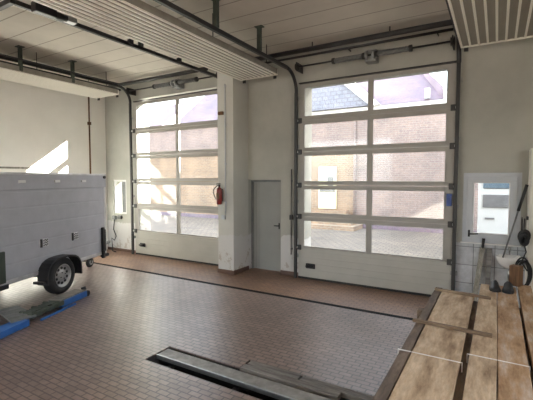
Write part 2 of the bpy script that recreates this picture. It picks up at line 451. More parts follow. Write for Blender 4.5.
# ------------------------------------------------------------------ door tracks (vertical rail, bend, horizontal rail, hangers)
def c_rail(bm, pts, w, t, side):
    """rail of rectangular section w (across, along X) following pts in the Y-Z plane"""
    tube(bm, pts, [w] * len(pts), 4)
def track(label, x, zh, yend, hangers, ztop_curve, group, yh=6.93):
    root = thing('door_track', label, 'rail', (x, yh, 0), 0, group)
    b = BM(); box(b, -.028, .028, -.03, .02, 0.0, ztop_curve, 0.004); obj('vertical_rail', b, 'dark_steel', root)
    rad = zh - ztop_curve
    b = BM()
    pts = [(0, -rad + rad * math.cos(a), ztop_curve + rad * math.sin(a)) for a in [math.pi / 2 * k / 12 for k in range(13)]]
    tube(b, pts, 0.034, 8); obj('curved_rail', b, 'dark_steel', root)
    b = BM(); box(b, -.028, .028, yend - yh, -rad, zh - .03, zh + .03, 0.004); obj('horizontal_rail', b, 'dark_steel', root)
    for hy in hangers:
        b = BM(); box(b, -.03, .03, hy - yh - .035, hy - yh + .035, zh + .035, ZC, .003)
        box(b, -.07, .07, hy - yh - .05, hy - yh + .05, ZC - .012, ZC)
        obj('hanger', b, 'hanger', root)
    for z in (0.45, 1.55, 2.65, 3.6):
        b = BM(); box(b, -.05, .05, .02, YW - yh, z - .03, z + .03); obj('wall_bracket', b, 'steel', root)
    return root
G = 'overhead door tracks'
track('dark track at the left edge of the right overhead door', -3.46, 4.10, 1.6, [5.55, 4.40, 2.6], 3.70, G)
track('dark track at the right edge of the right overhead door, beside the window', -0.575, 4.20, 1.6, [5.2, 2.6], 3.85, G)
tl = track('dark track at the right edge of the left overhead door', -5.225, 4.20, 2.62, [4.6], 3.90, G, 6.93)
track('dark track at the left edge of the left overhead door, nearest the trailer', -8.31, 4.36, 3.4, [3.7], 3.98, G)

for yy in (4.36, 5.48):
    b = BM(); box(b, .0, .06, yy - 6.93 - .04, yy - 6.93 + .04, 4.20, 4.27, .004); obj('clip', b, 'black', tl)
# operator motor and cross rail at the end of the left door's right-hand track
t = thing('door_operator', 'dark drive unit on the end of the overhead track at upper left', 'motor', (-5.115, 2.80, 4.13))
b = BM(); box(b, -.06, .06, -.02, .26, 0.0, .13, .01); obj('housing', b, 'black', t)
b = BM(); cyl(b, (0, .25, .06), (0, .42, .06), .045, 14); obj('motor_drum', b, 'dark_steel', t)
b = BM(); box(b, -.07, .03, .42, .56, .03, .10, .004); obj('mount', b, 'steel', t)
b = BM(); box(b, -8.28, -5.2, 2.55, 2.615, 4.17, 4.23, .003)
tag(obj('cross_rail', b, 'dark_steel'), 'dark cross rail joining the track ends at upper left corner', 'rail')

# torsion spring shafts
def spring_shaft(label, x0, x1, z, y, centre):
    sr = .042
    root = thing('spring_shaft', label, 'spring', (x0, y, z), 0, 'torsion spring shafts')
    w = x1 - x0
    b = BM(); cyl(b, (0, 0, 0), (w, 0, 0), .016, 10); obj('shaft', b, 'dark_steel', root)
    c = centre - x0
    for s0, s1 in ((c - .68, c - .11), (c + .11, c + .68)):
        b = BM(); n = 150; tr = 24
        tube(b, [(s0 + (s1 - s0) * i / n, sr * math.cos(2 * math.pi * tr * i / n), sr * math.sin(2 * math.pi * tr * i / n)) for i in range(n + 1)], .009, 5)
        obj('spring', b, 'grey_steel', root)
        for q0 in (s0 - .02, s1 - .03):
            b = BM(); cyl(b, (q0, 0, 0), (q0 + .05, 0, 0), .055, 14); obj('spring_cone', b, 'dark_steel', root)
    b = BM(); box(b, c - .10, c + .10, .02, YW - y - .002, -.10, .10, .005); cyl(b, (c - .08, 0, 0), (c - .04, 0, 0), .075, 16); cyl(b, (c + .04, 0, 0), (c + .08, 0, 0), .075, 16)
    obj('centre_bracket', b, 'steel', root)
    for e in (0.03, w - .03):
        b = BM(); lathe(b, [(0, -.03), (.07, -.03), (.07, -.022), (.05, -.018), (.05, .018), (.07, .022), (.07, .03), (0, .03)], 18, Matrix.Translation((e, 0, 0)) @ Matrix.Rotation(R(90), 4, 'Y'))
        obj('cable_drum', b, 'dark_steel', root)
        b = BM(); box(b, e - .008, e + .008, -.06, YW - y - .002, -.08, .08); obj('end_bracket', b, 'dark_steel', root)
spring_shaft('torsion spring shaft over the right overhead door', -3.41, -0.63, 4.17, 6.82, -1.97)
spring_shaft('torsion spring shaft over the left overhead door', -8.26, -5.275, 4.27, 6.82, -6.62)

# pipes along the top of the back wall
b = BM(); tube(b, [(-9.4, 6.66, 4.41), (-5.5, 6.66, 4.41)], .045, 12)
tag(obj('ceiling_pipe', b, 'dark_steel'), 'dark pipe under the ceiling above the left overhead door', 'pipe')
b = BM(); tube(b, [(-4.6, 6.66, 4.41), (XR, 6.66, 4.41)], .045, 12)
for x in (-3.0, -1.6): cyl(b, (x, 6.66, 4.41), (x, 6.66, ZC), .012, 8)
tag(obj('ceiling_pipe', b, 'dark_steel'), 'thick dark pipe under the ceiling above the right overhead door', 'pipe')
b = BM(); tube(b, [(-4.6, 6.86, 4.37), (-0.66, 6.86, 4.37)], .022, 10)
for x in (-4.2, -2.4, -.9): cyl(b, (x, 6.86, 4.37), (x, YW, 4.37), .012, 8)
tag(obj('ceiling_pipe', b, 'dark_steel'), 'thin dark pipe just behind the thick pipe above the right overhead door', 'pipe')

# ------------------------------------------------------------------ radiant ceiling heaters
def heater(label, x0, x1, y0, y1, z, ribs):
    root = thing('radiant_heater', label, 'heater', (x0, y0, z), 0, 'ceiling heating panels')
    w, l = x1 - x0, y1 - y0
    # ribbed sheet: trapezoid profile extruded along Y
    prof = []
    p = w / ribs
    for k in range(ribs):
        a = k * p
        prof += [(a, .0), (a + p * .5, .006)]
    prof.append((w, 0.0))
    b = BM()
    A = [b.verts.new((x, 0, zz)) for x, zz in prof]; B2 = [b.verts.new((x, l, zz)) for x, zz in prof]
    for i in range(len(prof) - 1): b.faces.new((A[i], A[i + 1], B2[i + 1], B2[i]))
    tA = [b.verts.new((0, 0, .09)), b.verts.new((w, 0, .09))]; tB = [b.verts.new((0, l, .09)), b.verts.new((w, l, .09))]
    b.faces.new((tA[0], tA[1], tB[1], tB[0]))
    b.faces.new((A[0], tA[0], tB[0], B2[0])); b.faces.new((A[-1], B2[-1], tB[1], tA[1]))
    b.faces.new([*A, tA[1], tA[0]]); b.faces.new([*B2[::-1], tB[0], tB[1]])
    obj('heating_panel', b, 'heater_sheet_shaded', root)
    for k in range(ribs + 1):
        b = BM(); xx = k * p
        prism(b, [(xx - .015, .002), (xx + .015, .002), (xx + .013, -.016), (xx - .013, -.016)], lambda q: (q[0], 0, q[1]), lambda q: (q[0], l, q[1]))
        obj('rib', b, 'heater', root)
    b = BM(); box(b, -.012, w + .012, l, l + .02, -.017, .095); obj('end_cap', b, 'heater', root)
    b = BM(); box(b, -.014, 0, 0, l, -.01, .1); box(b, w, w + .014, 0, l, -.01, .1); obj('edge_rail', b, 'heater_end', root)
    for yy in [l - .25 - 1.6 * k for k in range(int(l / 1.6))]:
        for xx in (.08, w - .08):
            b = BM(); cyl(b, (xx, yy, .09), (xx, yy, ZC - z), .008, 6); obj('hanging_rod', b, 'dark_steel', root)
    # end clips
    for xx in (.06, w - .06):
        b = BM(); box(b, xx - .03, xx + .03, l + .02, l + .05, -.07, .0, .004); obj('clip', b, 'dark_steel', root)
    return root
heater('long white ribbed heating panel hung in the middle of the ceiling', -4.56, -3.72, 0.3, 6.60, 4.03, 9)
hb = heater('white ribbed heating panel hung along the left wall', -8.73, -7.90, 0.6, 6.22, 4.05, 9)
for yy in (4.02, 5.08):
    b = BM(); box(b, .80, .86, yy - .63, yy - .57, .02, ZC - 4.05, .003); box(b, .76, .90, yy - .66, yy - .54, ZC - 4.062, ZC - 4.05); obj('hanging_post', b, 'hanger', hb)
b = BM(); tube(b, [(.91, 2.9, .22), (.91, 5.75, .22)], .016, 8); tube(b, [(.70, 2.9, .14), (.70, 5.8, .14)], .03, 8); obj('supply_pipe', b, 'dark_steel', hb)
heater('white ribbed heating panel at the upper right corner', -0.525, 0.52, 0.3, 6.72, 4.03, 9)

# ------------------------------------------------------------------ pedestrian door, window, small pane window
root = struct_root('door_2', (-4.69, 7.2, 0), 'grey steel pedestrian door in a recess right of the column'); root['category'] = 'door'
b = BM(); box(b, .05, .77, 0, .045, .01, 1.94, .004); obj('door_leaf', b, 'grey_door', root)
b = BM(); box(b, 0, .05, -.02, .07, 0, 1.985); box(b, .77, .82, -.02, .07, 0, 1.985); box(b, .05, .77, -.02, .07, 1.94, 1.985); obj('door_frame', b, 'grey_steel', root)
b = BM(); cyl(b, (.70, -.05, 1.0), (.70, .0, 1.0), .012, 10); cyl(b, (.705, -.05, 1.0), (.60, -.05, 1.0), .011, 10); box(b, .685, .715, -.008, 0, .93, 1.06, .003); obj('door_handle', b, 'black', root)
b = BM()
for k in range(1, 3): box(b, .05 + .07 * k - .002, .05 + .07 * k + .002, -.002, .002, .02, 1.93)
obj('groove_strip', b, 'grey_steel', root)

root = struct_root('window_1', (-.47, YW, .98), 'small grey framed window with a lever right of the overhead doors'); root['category'] = 'window'
W, Hh = .795, 1.12
def frame(bm, x0, x1, z0, z1, t, ya, yb):
    box(bm, x0, x1, ya, yb, z0, z0 + t); box(bm, x0, x1, ya, yb, z1 - t, z1); box(bm, x0, x0 + t, ya, yb, z0 + t, z1 - t); box(bm, x1 - t, x1, ya, yb, z0 + t, z1 - t)
b = BM(); frame(b, 0, W, 0, Hh, .06, -.015, .06); obj('window_frame', b, 'white_pvc', root, .004)
b = BM(); frame(b, .055, W - .055, .055, Hh - .055, .095, -.035, .03); sash = obj('sash', b, 'white_pvc', root, .006)
b = BM(); box(b, .14, W - .14, -.01, -.002, .14, Hh - .14); obj('pane', b, 'glass', sash)
b = BM(); frame(b, .148, W - .148, .148, Hh - .148, .014, -.028, .0); obj('glazing_bead', b, 'white', sash)
b = BM(); box(b, .085, .115, -.05, -.035, .09, .20, .004); cyl(b, (.10, -.085, .14), (.10, -.045, .14), .013, 10); tube(b, [(.10, -.085, .14), (.23, -.085, .15)], .011, 10); obj('lever', b, 'black', sash)
b = BM(); box(b, -.02, W + .02, -.06, 0, -.02, 0, .004); obj('sill', b, 'white', root)

root = struct_root('window_2', (-9.20, YW, 1.04), 'narrow bright window in the corner left of the left overhead door'); root['category'] = 'window'
b = BM(); frame(b, 0, .52, 0, .94, .05, .02, .08); box(b, .29, .33, .02, .08, .05, .89); obj('window_frame', b, 'white', root)
b = BM(); box(b, .05, .29, .04, .046, .05, .89); obj('pane', b, 'glass', root)
b = BM(); box(b, .33, .47, .03, .05, .05, .89); obj('grey_panel', b, 'grey_steel', root)

# ------------------------------------------------------------------ floor drain channel
bm = BM(); box(bm, -9.3, 2.0, 5.66, 5.672, .0, .004); box(bm, -9.3, 2.0, 5.732, 5.744, 0, .004)
t = thing('drain_channel', 'long dark drain channel across the floor before the overhead doors', 'drain', (-9.3, 5.70, 0))
obj('edge_frame', bm, 'drain', t).location = (9.3, -5.70, 0)
b = BM(); box(b, 0, 11.3, -.028, .032, .0, .003)
for k in range(70): box(b, k * .16 + .02, k * .16 + .03, -.028, .032, .003, .0045)
obj('grating', b, 'drain', t)

# ------------------------------------------------------------------ pit covers
t = thing('steel_rail', 'long grey steel channel lying along the open floor pit', 'rail', (-3.29, 3.14, 0))
b = BM(); box(b, .0, 3.04, -.085, .085, -.03, -.004, .002); obj('top_plate', b, 'worn_steel', t)
b = BM(); box(b, .0, 3.04, -.105, -.085, -.045, .004, .002); obj('front_flange', b, 'steel', t)
b = BM(); box(b, .0, 3.04, -.06, .06, -.10, -.03); obj('web', b, 'dark_steel', t)
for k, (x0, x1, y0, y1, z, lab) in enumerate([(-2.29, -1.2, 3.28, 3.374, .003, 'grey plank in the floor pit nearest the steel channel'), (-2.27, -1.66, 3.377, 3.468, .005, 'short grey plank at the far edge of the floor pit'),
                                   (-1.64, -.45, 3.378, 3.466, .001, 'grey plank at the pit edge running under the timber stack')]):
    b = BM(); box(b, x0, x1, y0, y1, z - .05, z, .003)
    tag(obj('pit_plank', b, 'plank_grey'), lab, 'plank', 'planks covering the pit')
b = BM()
for x in (-3.1, -2.2, -1.3, -.4): box(b, x - .03, x + .03, PY0, PY2 if x > PXM else PY1, -.13, -.1)
o = struct('trim_5', b, 'dark_steel')
b = BM(); box(b, -2.3, -.25, 3.26, 3.468, -.1, -.0495); struct('trim_6', b, 'dark_steel')

# ------------------------------------------------------------------ things on the column and walls
t = thing('fire_extinguisher', 'red fire extinguisher with black hose hanging on the white column', 'fire extinguisher', (-4.985, 6.405, 1.47))
t.scale = (.86, .86, .86)
b = BM(); lathe(b, [(0, 0), (.055, .0), (.068, .02), (.068, .34), (.055, .39), (.025, .415), (.022, .44), (0, .44)], 22); obj('cylinder', b, 'red', t)
b = BM(); lathe(b, [(0, .43), (.03, .43), (.03, .47), (0, .475)], 14); box(b, -.09, .03, -.012, .012, .475, .49, .003); box(b, -.08, .03, -.012, .012, .505, .52, .003); obj('valve', b, 'black', t)
b = BM(); tube(b, [(-.03 - .14 * math.sin(math.pi * k / 14), -.02, .46 - .40 * k / 14 + .05 * math.sin(math.pi * k / 14)) for k in range(15)], .011, 8); cyl(b, (-.03, -.02, .06), (0, -.07, .03), .015, 8); obj('hose', b, 'black', t)
b = BM(); box(b, -.03, .03, .06, .10, .08, .38); obj('wall_bracket', b, 'dark_steel', t)
b = BM(); box(b, -.04, .04, -.069, -.06, .14, .28, .003); obj('label_plate', b, 'wood_block', t)

b = BM(); box(b, -.05, .05, -.03, .0, -.045, .045, .006); box(b, -.045, .045, -.036, -.03, -.04, .04, .004); cyl(b, (0, -.042, 0), (0, -.036, 0), .022, 14)
o = tag(obj('wall_socket', b, 'white_pvc'), 'small grey socket on the column under the fire extinguisher', 'socket'); o.location = (-4.93, 6.49, 1.20)
b = BM(); box(b, -.06, .06, -.05, .0, -.035, .035, .006); box(b, -.05, .0, -.07, -.05, -.025, .02, .004)
o = tag(obj('sensor_box', b, 'wood_block'), 'small brown sensor box high on the column', 'sensor'); o.location = (-4.98, 6.492, 3.37)

b = BM(); cyl(b, (-4.875, 6.472, 1.27), (-4.875, 6.472, 3.96), .014, 10)
for z_ in (1.5, 2.3, 3.1, 3.9): box(b, -4.90, -4.85, 6.465, 6.49, z_, z_ + .03, .003)
tag(obj('wall_conduit', b, 'white_pvc'), 'thin grey vertical conduit on the front of the white column', 'pipe')
# pull rod on the wall strip left of the right door
t = thing('pull_rod', 'thin black rod hanging on the wall left of the right overhead door', 'rod', (-3.60, 7.0, .45))
b = BM(); cyl(b, (0, 0, 0), (0, 0, 1.75), .010, 8); obj('rod', b, 'dark_steel', t)
b = BM(); box(b, -.03, .03, -.03, .04, .72, .82, .006); obj('clamp', b, 'black', t)
for hz in (1.5, .1):
    b = BM(); box(b, -.015, .015, .0, .05, hz, hz + .03); obj('wall_hook', b, 'steel', t)
# blue box on the track
b = BM(); box(b, -.04, .04, -.03, .03, 0, .20, .008); box(b, -.028, .028, -.036, -.03, .02, .09, .003); cyl(b, (0, -.042, .145), (0, -.03, .145), .02, 12)
o = tag(obj('switch_box', b, 'blue_box'), 'small blue switch box on the right track of the right door', 'switch'); o.location = (-.665, 6.925, 1.56)

# conduit and shelf rail on the left wall
b = BM(); tube(b, [(-9.47, 6.53, .2), (-9.47, 6.53, 4.3)], .02, 8); box(b, -9.5, -9.44, 6.49, 6.57, 3.46, 3.54, .005)
tag(obj('wall_conduit', b, 'wood_block'), 'thin vertical brown conduit on the left wall near the corner', 'pipe')
b = BM(); box(b, -9.5, -9.46, 0.5, 4.95, 2.24, 2.28, .004)
tag(obj('wall_rail', b, 'wood_grey'), 'thin horizontal rail along the left wall above the trailer', 'rail')
# sockets by the corner window
b = BM(); box(b, -.07, .07, -.06, 0, -.05, .05, .008); cyl(b, (0, -.07, 0), (0, -.05, 0), .03, 12)
o = tag(obj('wall_socket', b, 'grey_steel'), 'grey socket under the narrow corner window, left one', 'socket', 'sockets under the corner window'); o.location = (-9.16, YW, .93)
o = copy_tree(o); o.location = (-8.93, YW, .95); o['label'] = 'grey socket under the narrow corner window, right one beside the door'
b = BM(); tube(b, [(-9.16, 7.02, .88), (-9.18, 7.0, .6), (-9.05, 6.98, .42), (-9.12, 6.98, .30), (-9.2, 6.95, .36), (-9.1, 6.9, .012), (-8.9, 6.85, .012)], .014, 8)
tag(obj('power_cable', b, 'black'), 'black cable hanging from the socket in the left corner', 'cable')

# ------------------------------------------------------------------ box trailer
TA = R(20)
t = thing('box_trailer', 'grey aluminium box trailer with one black wheel in front of the left wall', 'trailer', (-6.52, 3.84, 0), TA)
# local: x to the right (towards the camera side), y forward to the nose; wheel contact at origin; body extends to -x
s0, s1, zb, zt, wd = -1.75, 1.47, .45, 2.10, 1.55
xs_ = -.06
b = BM(); box(b, xs_ - wd, xs_, s0, s1, zb, zt - .02, .008); body = obj('box_body', b, 'alu', t)
# aluminium planks on the visible side
b = BM()
zz = [zb + .04, .72, 1.0, 1.28, 1.56, 1.81]
for i, z in enumerate(zz):
    z2 = zz[i + 1] if i + 1 < len(zz) else 1.83
    if z2 - z > .05: box(b, xs_ - .001, xs_ + .008, s0 + .03, s1 - .03, z + .012, z2 - .012, .004)
obj('side_planks', b, 'alu', body)
b = BM()
for (y, ) in ((s0, ), (s1 - .05, )): box(b, xs_ - .04, xs_ + .014, y, y + .05, zb, zt - .03, .004)
box(b, xs_ - .03, xs_ + .016, s0, s1, zb - .02, zb + .04, .004)
obj('corner_profiles', b, 'alu_edge', body)
b = BM(); box(b, xs_ - wd - .02, xs_ + .02, s0 - .02, s1 + .02, 1.83, zt, .012); lid = obj('lid', b, 'alu', t)
b = BM(); box(b, xs_ - wd - .025, xs_ + .026, s0 - .025, s1 + .025, zt - .03, zt + .006, .006); obj('lid_rim', b, 'alu_edge', lid)
for y in (1.42,):
    b = BM(); cyl(b, (xs_ + .01, y, zt - .06), (xs_ + .05, y, zt - .06), .03, 12); obj('corner_stop', b, 'black', lid)
for y in (.75, .05, -.7):
    b = BM(); box(b, xs_ + .01, xs_ + .05, y - .06, y + .06, 1.94, 1.985, .006); obj('lid_clasp', b, 'white', lid)
for y in (-.26, .50):
    b = BM(); box(b, xs_ + .005, xs_ + .022, y - .10, y + .085, .87, 1.01, .005); lt = obj('side_latch', b, 'alu_edge', t)
    b = BM(); box(b, xs_ + .02, xs_ + .04, y - .10, y - .065, .87, 1.01, .004)
    for k in range(4):
        for j in range(3): box(b, xs_ + .018, xs_ + .027, y - .03 + .028 * k, y - .014 + .028 * k, .885 + .04 * j + .012 * (k % 2), .905 + .04 * j + .012 * (k % 2))
    obj('latch_grip', b, 'black', lt)
# dark front stay and rear corner box
b = BM(); box(b, xs_ + .01, xs_ + .06, 1.29, 1.36, .36, 1.0, .008); box(b, xs_ + .02, xs_ + .05, 1.36, 1.40, .5, .95); obj('front_stay', b, 'black', t)
b = BM(); box(b, xs_ - .02, xs_ + .05, 1.30, 1.50, .38, .44, .006); obj('front_light_bar', b, 'black', t)
b = BM(); box(b, xs_ + .01, xs_ + .05, -1.5, -1.06, .47, .94, .012); obj('rear_corner_plate', b, 'hanger', t)
b = BM(); box(b, xs_ - wd, xs_ - .02, s0 - .02, s0 + .03, .33, .47); box(b, xs_ - .2, xs_ + .03, -1.45, -1.0, .37, .44, .006); obj('rear_light_bar', b, 'black', t)
# chassis, drawbar, axle
b = BM()
for x in (xs_ - .25, xs_ - wd + .25): box(b, x - .03, x + .03, s0, s1 + .1, zb - .1, zb)
xc = xs_ - wd / 2
for sgn in (-1, 1):
    tube(b, [(xc + sgn * .5, .7, .40), (xc + sgn * .05, 2.15, .42)], .04, 8)
tube(b, [(xc, 2.05, .42), (xc, 2.75, .44)], .04, 10)
cyl(b, (xs_ + .02, 0, .31), (xs_ - wd - .02, 0, .31), .04, 12)
obj('chassis', b, 'grey_steel', t)
# wheels (visible one and the far one)
def wheel(x, side):
    mt = Matrix.Translation((x, 0, .325)) @ Matrix.Scale(1.06, 4) @ Matrix.Rotation(R(90) * side, 4, 'Y')
    b = BM(); lathe(b, [(.19, -.085), (.26, -.09), (.292, -.07), (.302, -.03), (.302, .03), (.292, .07), (.26, .09), (.19, .085), (.19, -.085)], 36, mt)
    ty = obj('tyre', b, 'rubber', t)
    b = BM(); lathe(b, [(.195, -.08), (.195, .075), (.18, .085), (.172, .07), (.15, .045), (.09, .05), (.075, .07), (.04, .075), (0, .075)], 30, mt)
    rm = obj('wheel_rim', b, 'rim', ty)
    b = BM()
    for k in range(10):
        a = 2 * math.pi * k / 10
        p = mt @ Vector((.125 * math.cos(a), .125 * math.sin(a), .046)); q = mt @ Vector((.125 * math.cos(a), .125 * math.sin(a), .056))
        cyl(b, p, q, .024, 10)
    for k in range(4):
        a = 2 * math.pi * k / 4 + .4
        p = mt @ Vector((.055 * math.cos(a), .055 * math.sin(a), .06)); q = mt @ Vector((.055 * math.cos(a), .055 * math.sin(a), .085))
        cyl(b, p, q, .009, 6)
    obj('rim_holes', b, 'black', ty)
wheel(.0, 1); wheel(xs_ - wd - .06, -1)
# mudguards
for (xa, xb) in ((xs_ + .005, .14), (xs_ - wd - .2, xs_ - wd - .005)):
    b = BM()
    n = 18; ring_o = []; ring_i = []
    for k in range(n + 1):
        a = R(-8) + (math.pi + R(16)) * k / n
        sq = 1.0 + .12 * abs(math.sin(2 * a)) ** 2
        ring_o.append((.395 * math.cos(a) * sq * 1.08, .31 + .36 * math.sin(a) * sq)); ring_i.append((.37 * math.cos(a) * sq * 1.08, .31 + .335 * math.sin(a) * sq))
    poly = ring_o + ring_i[::-1]
    A = [b.verts.new((xa, y, z)) for y, z in poly]; B2 = [b.verts.new((xb, y, z)) for y, z in poly]
    m_ = len(poly)
    for i in range(m_): b.faces.new((A[i], A[(i + 1) % m_], B2[(i + 1) % m_], B2[i]))
    for F_ in (A, B2):
        for k in range(n): b.faces.new((F_[k], F_[k + 1], F_[m_ - 2 - k], F_[m_ - 1 - k]))
    # outer lip and rear flap
    box(b, xa, xb, -.52, -.47, .30, .34)
    obj('mudguard', b, 'black', t)
# jockey wheel
jx, jy = -.78, 1.92
b = BM(); cyl(b, (jx, jy, .22), (jx, jy, .78), .024, 12); box(b, jx - .05, jx + .05, jy - .02, jy + .02, .09, .24, .006); jk = obj('jockey_post', b, 'dark_steel', t)
b = BM(); lathe(b, [(.03, -.035), (.095, -.035), (.11, -.02), (.11, .02), (.095, .035), (.03, .035)], 22, Matrix.Translation((jx + .0, jy, .11)) @ Matrix.Rotation(R(90), 4, 'Y') @ Matrix.Rotation(R(0), 4, 'X')); obj('jockey_tyre', b, 'rubber', jk)
b = BM(); lathe(b, [(0, -.04), (.055, -.04), (.055, .04), (0, .04)], 16, Matrix.Translation((jx, jy, .11)) @ Matrix.Rotation(R(90), 4, 'Y')); obj('jockey_hub', b, 'rim', jk)
b = BM(); box(b, xc - .05, jx + .04, jy - .05, jy + .05, .42, .5); obj('jockey_clamp', b, 'dark_steel', jk)

# ------------------------------------------------------------------ blue car lift on the floor
t = thing('car_lift', 'low blue and grey scissor car lift on the floor by the trailer', 'lift', (-5.62, 3.0, 0), R(20))
b = BM(); box(b, -.10, .10, -1.7, -.28, 0, .085, .008); obj('base_rail', b, 'blue', t)
b = BM(); box(b, -.20, .04, .42, 1.02, .01, .11, .008); obj('arm_end', b, 'blue', t)
b = BM(); box(b, -.19, .03, .40, 1.0, .11, .13, .004); obj('arm_tread', b, 'plank_grey', t)
b = BM(); box(b, .10, .13, -.1, .62, 0, .03, .004); obj('floor_rail', b, 'blue', t)
b = BM()
box(b, -.16, -.02, -.25, .5, .03, .09, .01); box(b, -.02, .06, -.2, .45, .05, .12, .012)
for y in (-.12, .1, .32): cyl(b, (-.2, y, .1), (.08, y, .1), .03, 12)
for k in range(10): box(b, -.12, .02, -.16 + .055 * k, -.13 + .055 * k, .11, .135)
obj('scissor_link', b, 'hanger', t)
b = BM(); pq = [(.10, -.16), (-.03, -.45), (-.62, -.10), (-.5, .14)]
prism(b, pq, lambda p: (p[0], p[1], .085), lambda p: (p[0], p[1], .108))
for k in range(1, 6):
    u = k / 6; a_ = Vector(pq[0]).lerp(Vector(pq[3]), u); c_ = Vector(pq[1]).lerp(Vector(pq[2]), u)
    tube(b, [(a_.x, a_.y, .11), (c_.x, c_.y, .11)], .006, 4)
box(b, -.5, -.42, -.1, .05, 0, .085)
obj('platform_plate', b, 'grey_steel', t)
b = BM()
for x in (-.19, -.02):
    cyl(b, (x, 1.06, .05), (x + .05, 1.06, .05), .05, 16)
cyl(b, (-.2, 1.06, .05), (.04, 1.06, .05), .016, 10); box(b, -.14, -.02, .98, 1.06, .03, .07); cyl(b, (-.1, 1.06, .11), (-.04, 1.10, .13), .03, 10)
obj('roller', b, 'black', t)
b = BM(); box(b, -.98, -.84, -1.7, -.1, 0, .12, .008); obj('base_rail', b, 'blue', t)

# ------------------------------------------------------------------ timber stack
TOP = .90
def board(label, x0, x1, y0, y1, ztop, th, mat, skew=0.0, group='boards of the timber stack'):
    b = BM()
    n = 14; rnd = random.Random(int(x0 * 1000) + int(ztop * 100))
    L = []; Rr = []
    for k in range(n + 1):
        y = y0 + (y1 - y0) * k / n; dx = skew * (k / n - .5)
        L.append((x0 + dx + rnd.uniform(-.002, .002), y)); Rr.append((x1 + dx + rnd.uniform(-.002, .002), y))
    poly = L + Rr[::-1]
    tp = [b.verts.new((x, y, ztop)) for x, y in poly]; bt = [b.verts.new((x, y, ztop - th)) for x, y in poly]
    m_ = len(poly)
    for k in range(n):
        b.faces.new((tp[k], tp[m_ - 1 - k], tp[m_ - 2 - k], tp[k + 1])); b.faces.new((bt[k], bt[k + 1], bt[m_ - 2 - k], bt[m_ - 1 - k]))
    for i in range(m_): b.faces.new((tp[i], bt[i], bt[(i + 1) % m_], tp[(i + 1) % m_]))
    return tag(obj('timber_board', b, mat, None, .004), label, 'board', group)
board('dark weathered board along the left edge of the timber stack', -.512, -.448, .7, 4.25, TOP - .008, .045, 'wood_dark')
board('wide pale sawn board lying on the left of the timber stack', -.438, -.164, .7, 4.17, TOP, .05, 'wood', -.0)
board('pale board in the middle of the timber stack, right of the dark gap', -.118, .0275, .7, 4.60, TOP, .05, 'wood')
board('brown stained board right of the middle of the timber stack', 0.0325, .190, .7, 4.62, TOP, .05, 'wood_brown')
board('narrow brown board at the right edge of the timber stack', .212, .33, .7, 4.78, TOP - .004, .05, 'wood_brown')
# lower layer seen in the gaps
for i, (x0, x1) in enumerate(((-.50, -.30), (-.29, -.06), (-.05, .14), (.15, .34))):
    board(['dark lower board under the weathered left edge', 'dark lower board seen through the gap between the pale boards', 'dark lower board under the brown stained board', 'dark lower board under the narrow right board'][i],
          x0, x1, .7, 4.1, TOP - .054, .05, 'wood_dark', 0, 'lower boards of the timber stack')
# bearers/trestles carrying the stack
def trestle(label, y):
    t = thing('trestle', label, 'trestle', (-.1, y, 0), 0, 'trestles under the timber stack')
    zt_ = TOP - .104
    b = BM(); box(b, -.50, .52, -.05, .05, zt_ - .10, zt_, .004); obj('beam', b, 'wood_dark', t)
    for sx in (-.4, .42):
        for sy in (-1, 1):
            b = BM(); tube(b, [(sx, sy * .02, zt_ - .08), (sx, sy * .28, 0.0)], .035, 4); obj('leg', b, 'wood_dark', t)
trestle('wooden trestle under the far end of the timber stack', 3.75)
trestle('wooden trestle under the near end of the timber stack', 1.2)
# cross battens lying on top
def batten(label, p0, p1, w, h, z):
    a, c = Vector(p0), Vector(p1); d = (c - a); ang = math.atan2(d.y, d.x); L = d.length
    b = BM(); box(b, 0, L, -w / 2, w / 2, 0, h, .002)
    o = tag(obj('batten', b, 'batten'), label, 'batten', 'battens across the timber stack'); o.location = (a.x, a.y, z); o.rotation_euler = (0, 0, ang)
batten('thin dark batten across the middle of the timber stack', (-.53, 3.10), (0.0, 3.06), .035, .022, TOP)
batten('thin dark batten across the far end of the timber stack', (-.50, 4.10), (-.02, 4.03), .035, .022, TOP)
# packing straps
def strap(label, pts):
    b = BM()
    for (x0, x1, z0, z1, y) in pts: box(b, x0, x1, y - .006, y + .006, z0, z1)
    tag(obj('packing_strap', b, 'strap'), label, 'strap', 'straps round the boards')
strap('white packing strap round the left boards of the stack', [(-.52, -.15, TOP + .001, TOP + .003, 2.53), (-.522, -.519, TOP - .16, TOP + .003, 2.53), (-.152, -.148, TOP - .054, TOP + .003, 2.53)])
strap('white packing strap round the middle boards of the stack', [(-.131, .196, TOP + .001, TOP + .003, 2.68), (-.134, -.130, TOP - .054, TOP + .003, 2.68), (.193, .197, TOP - .054, TOP + .003, 2.68)])

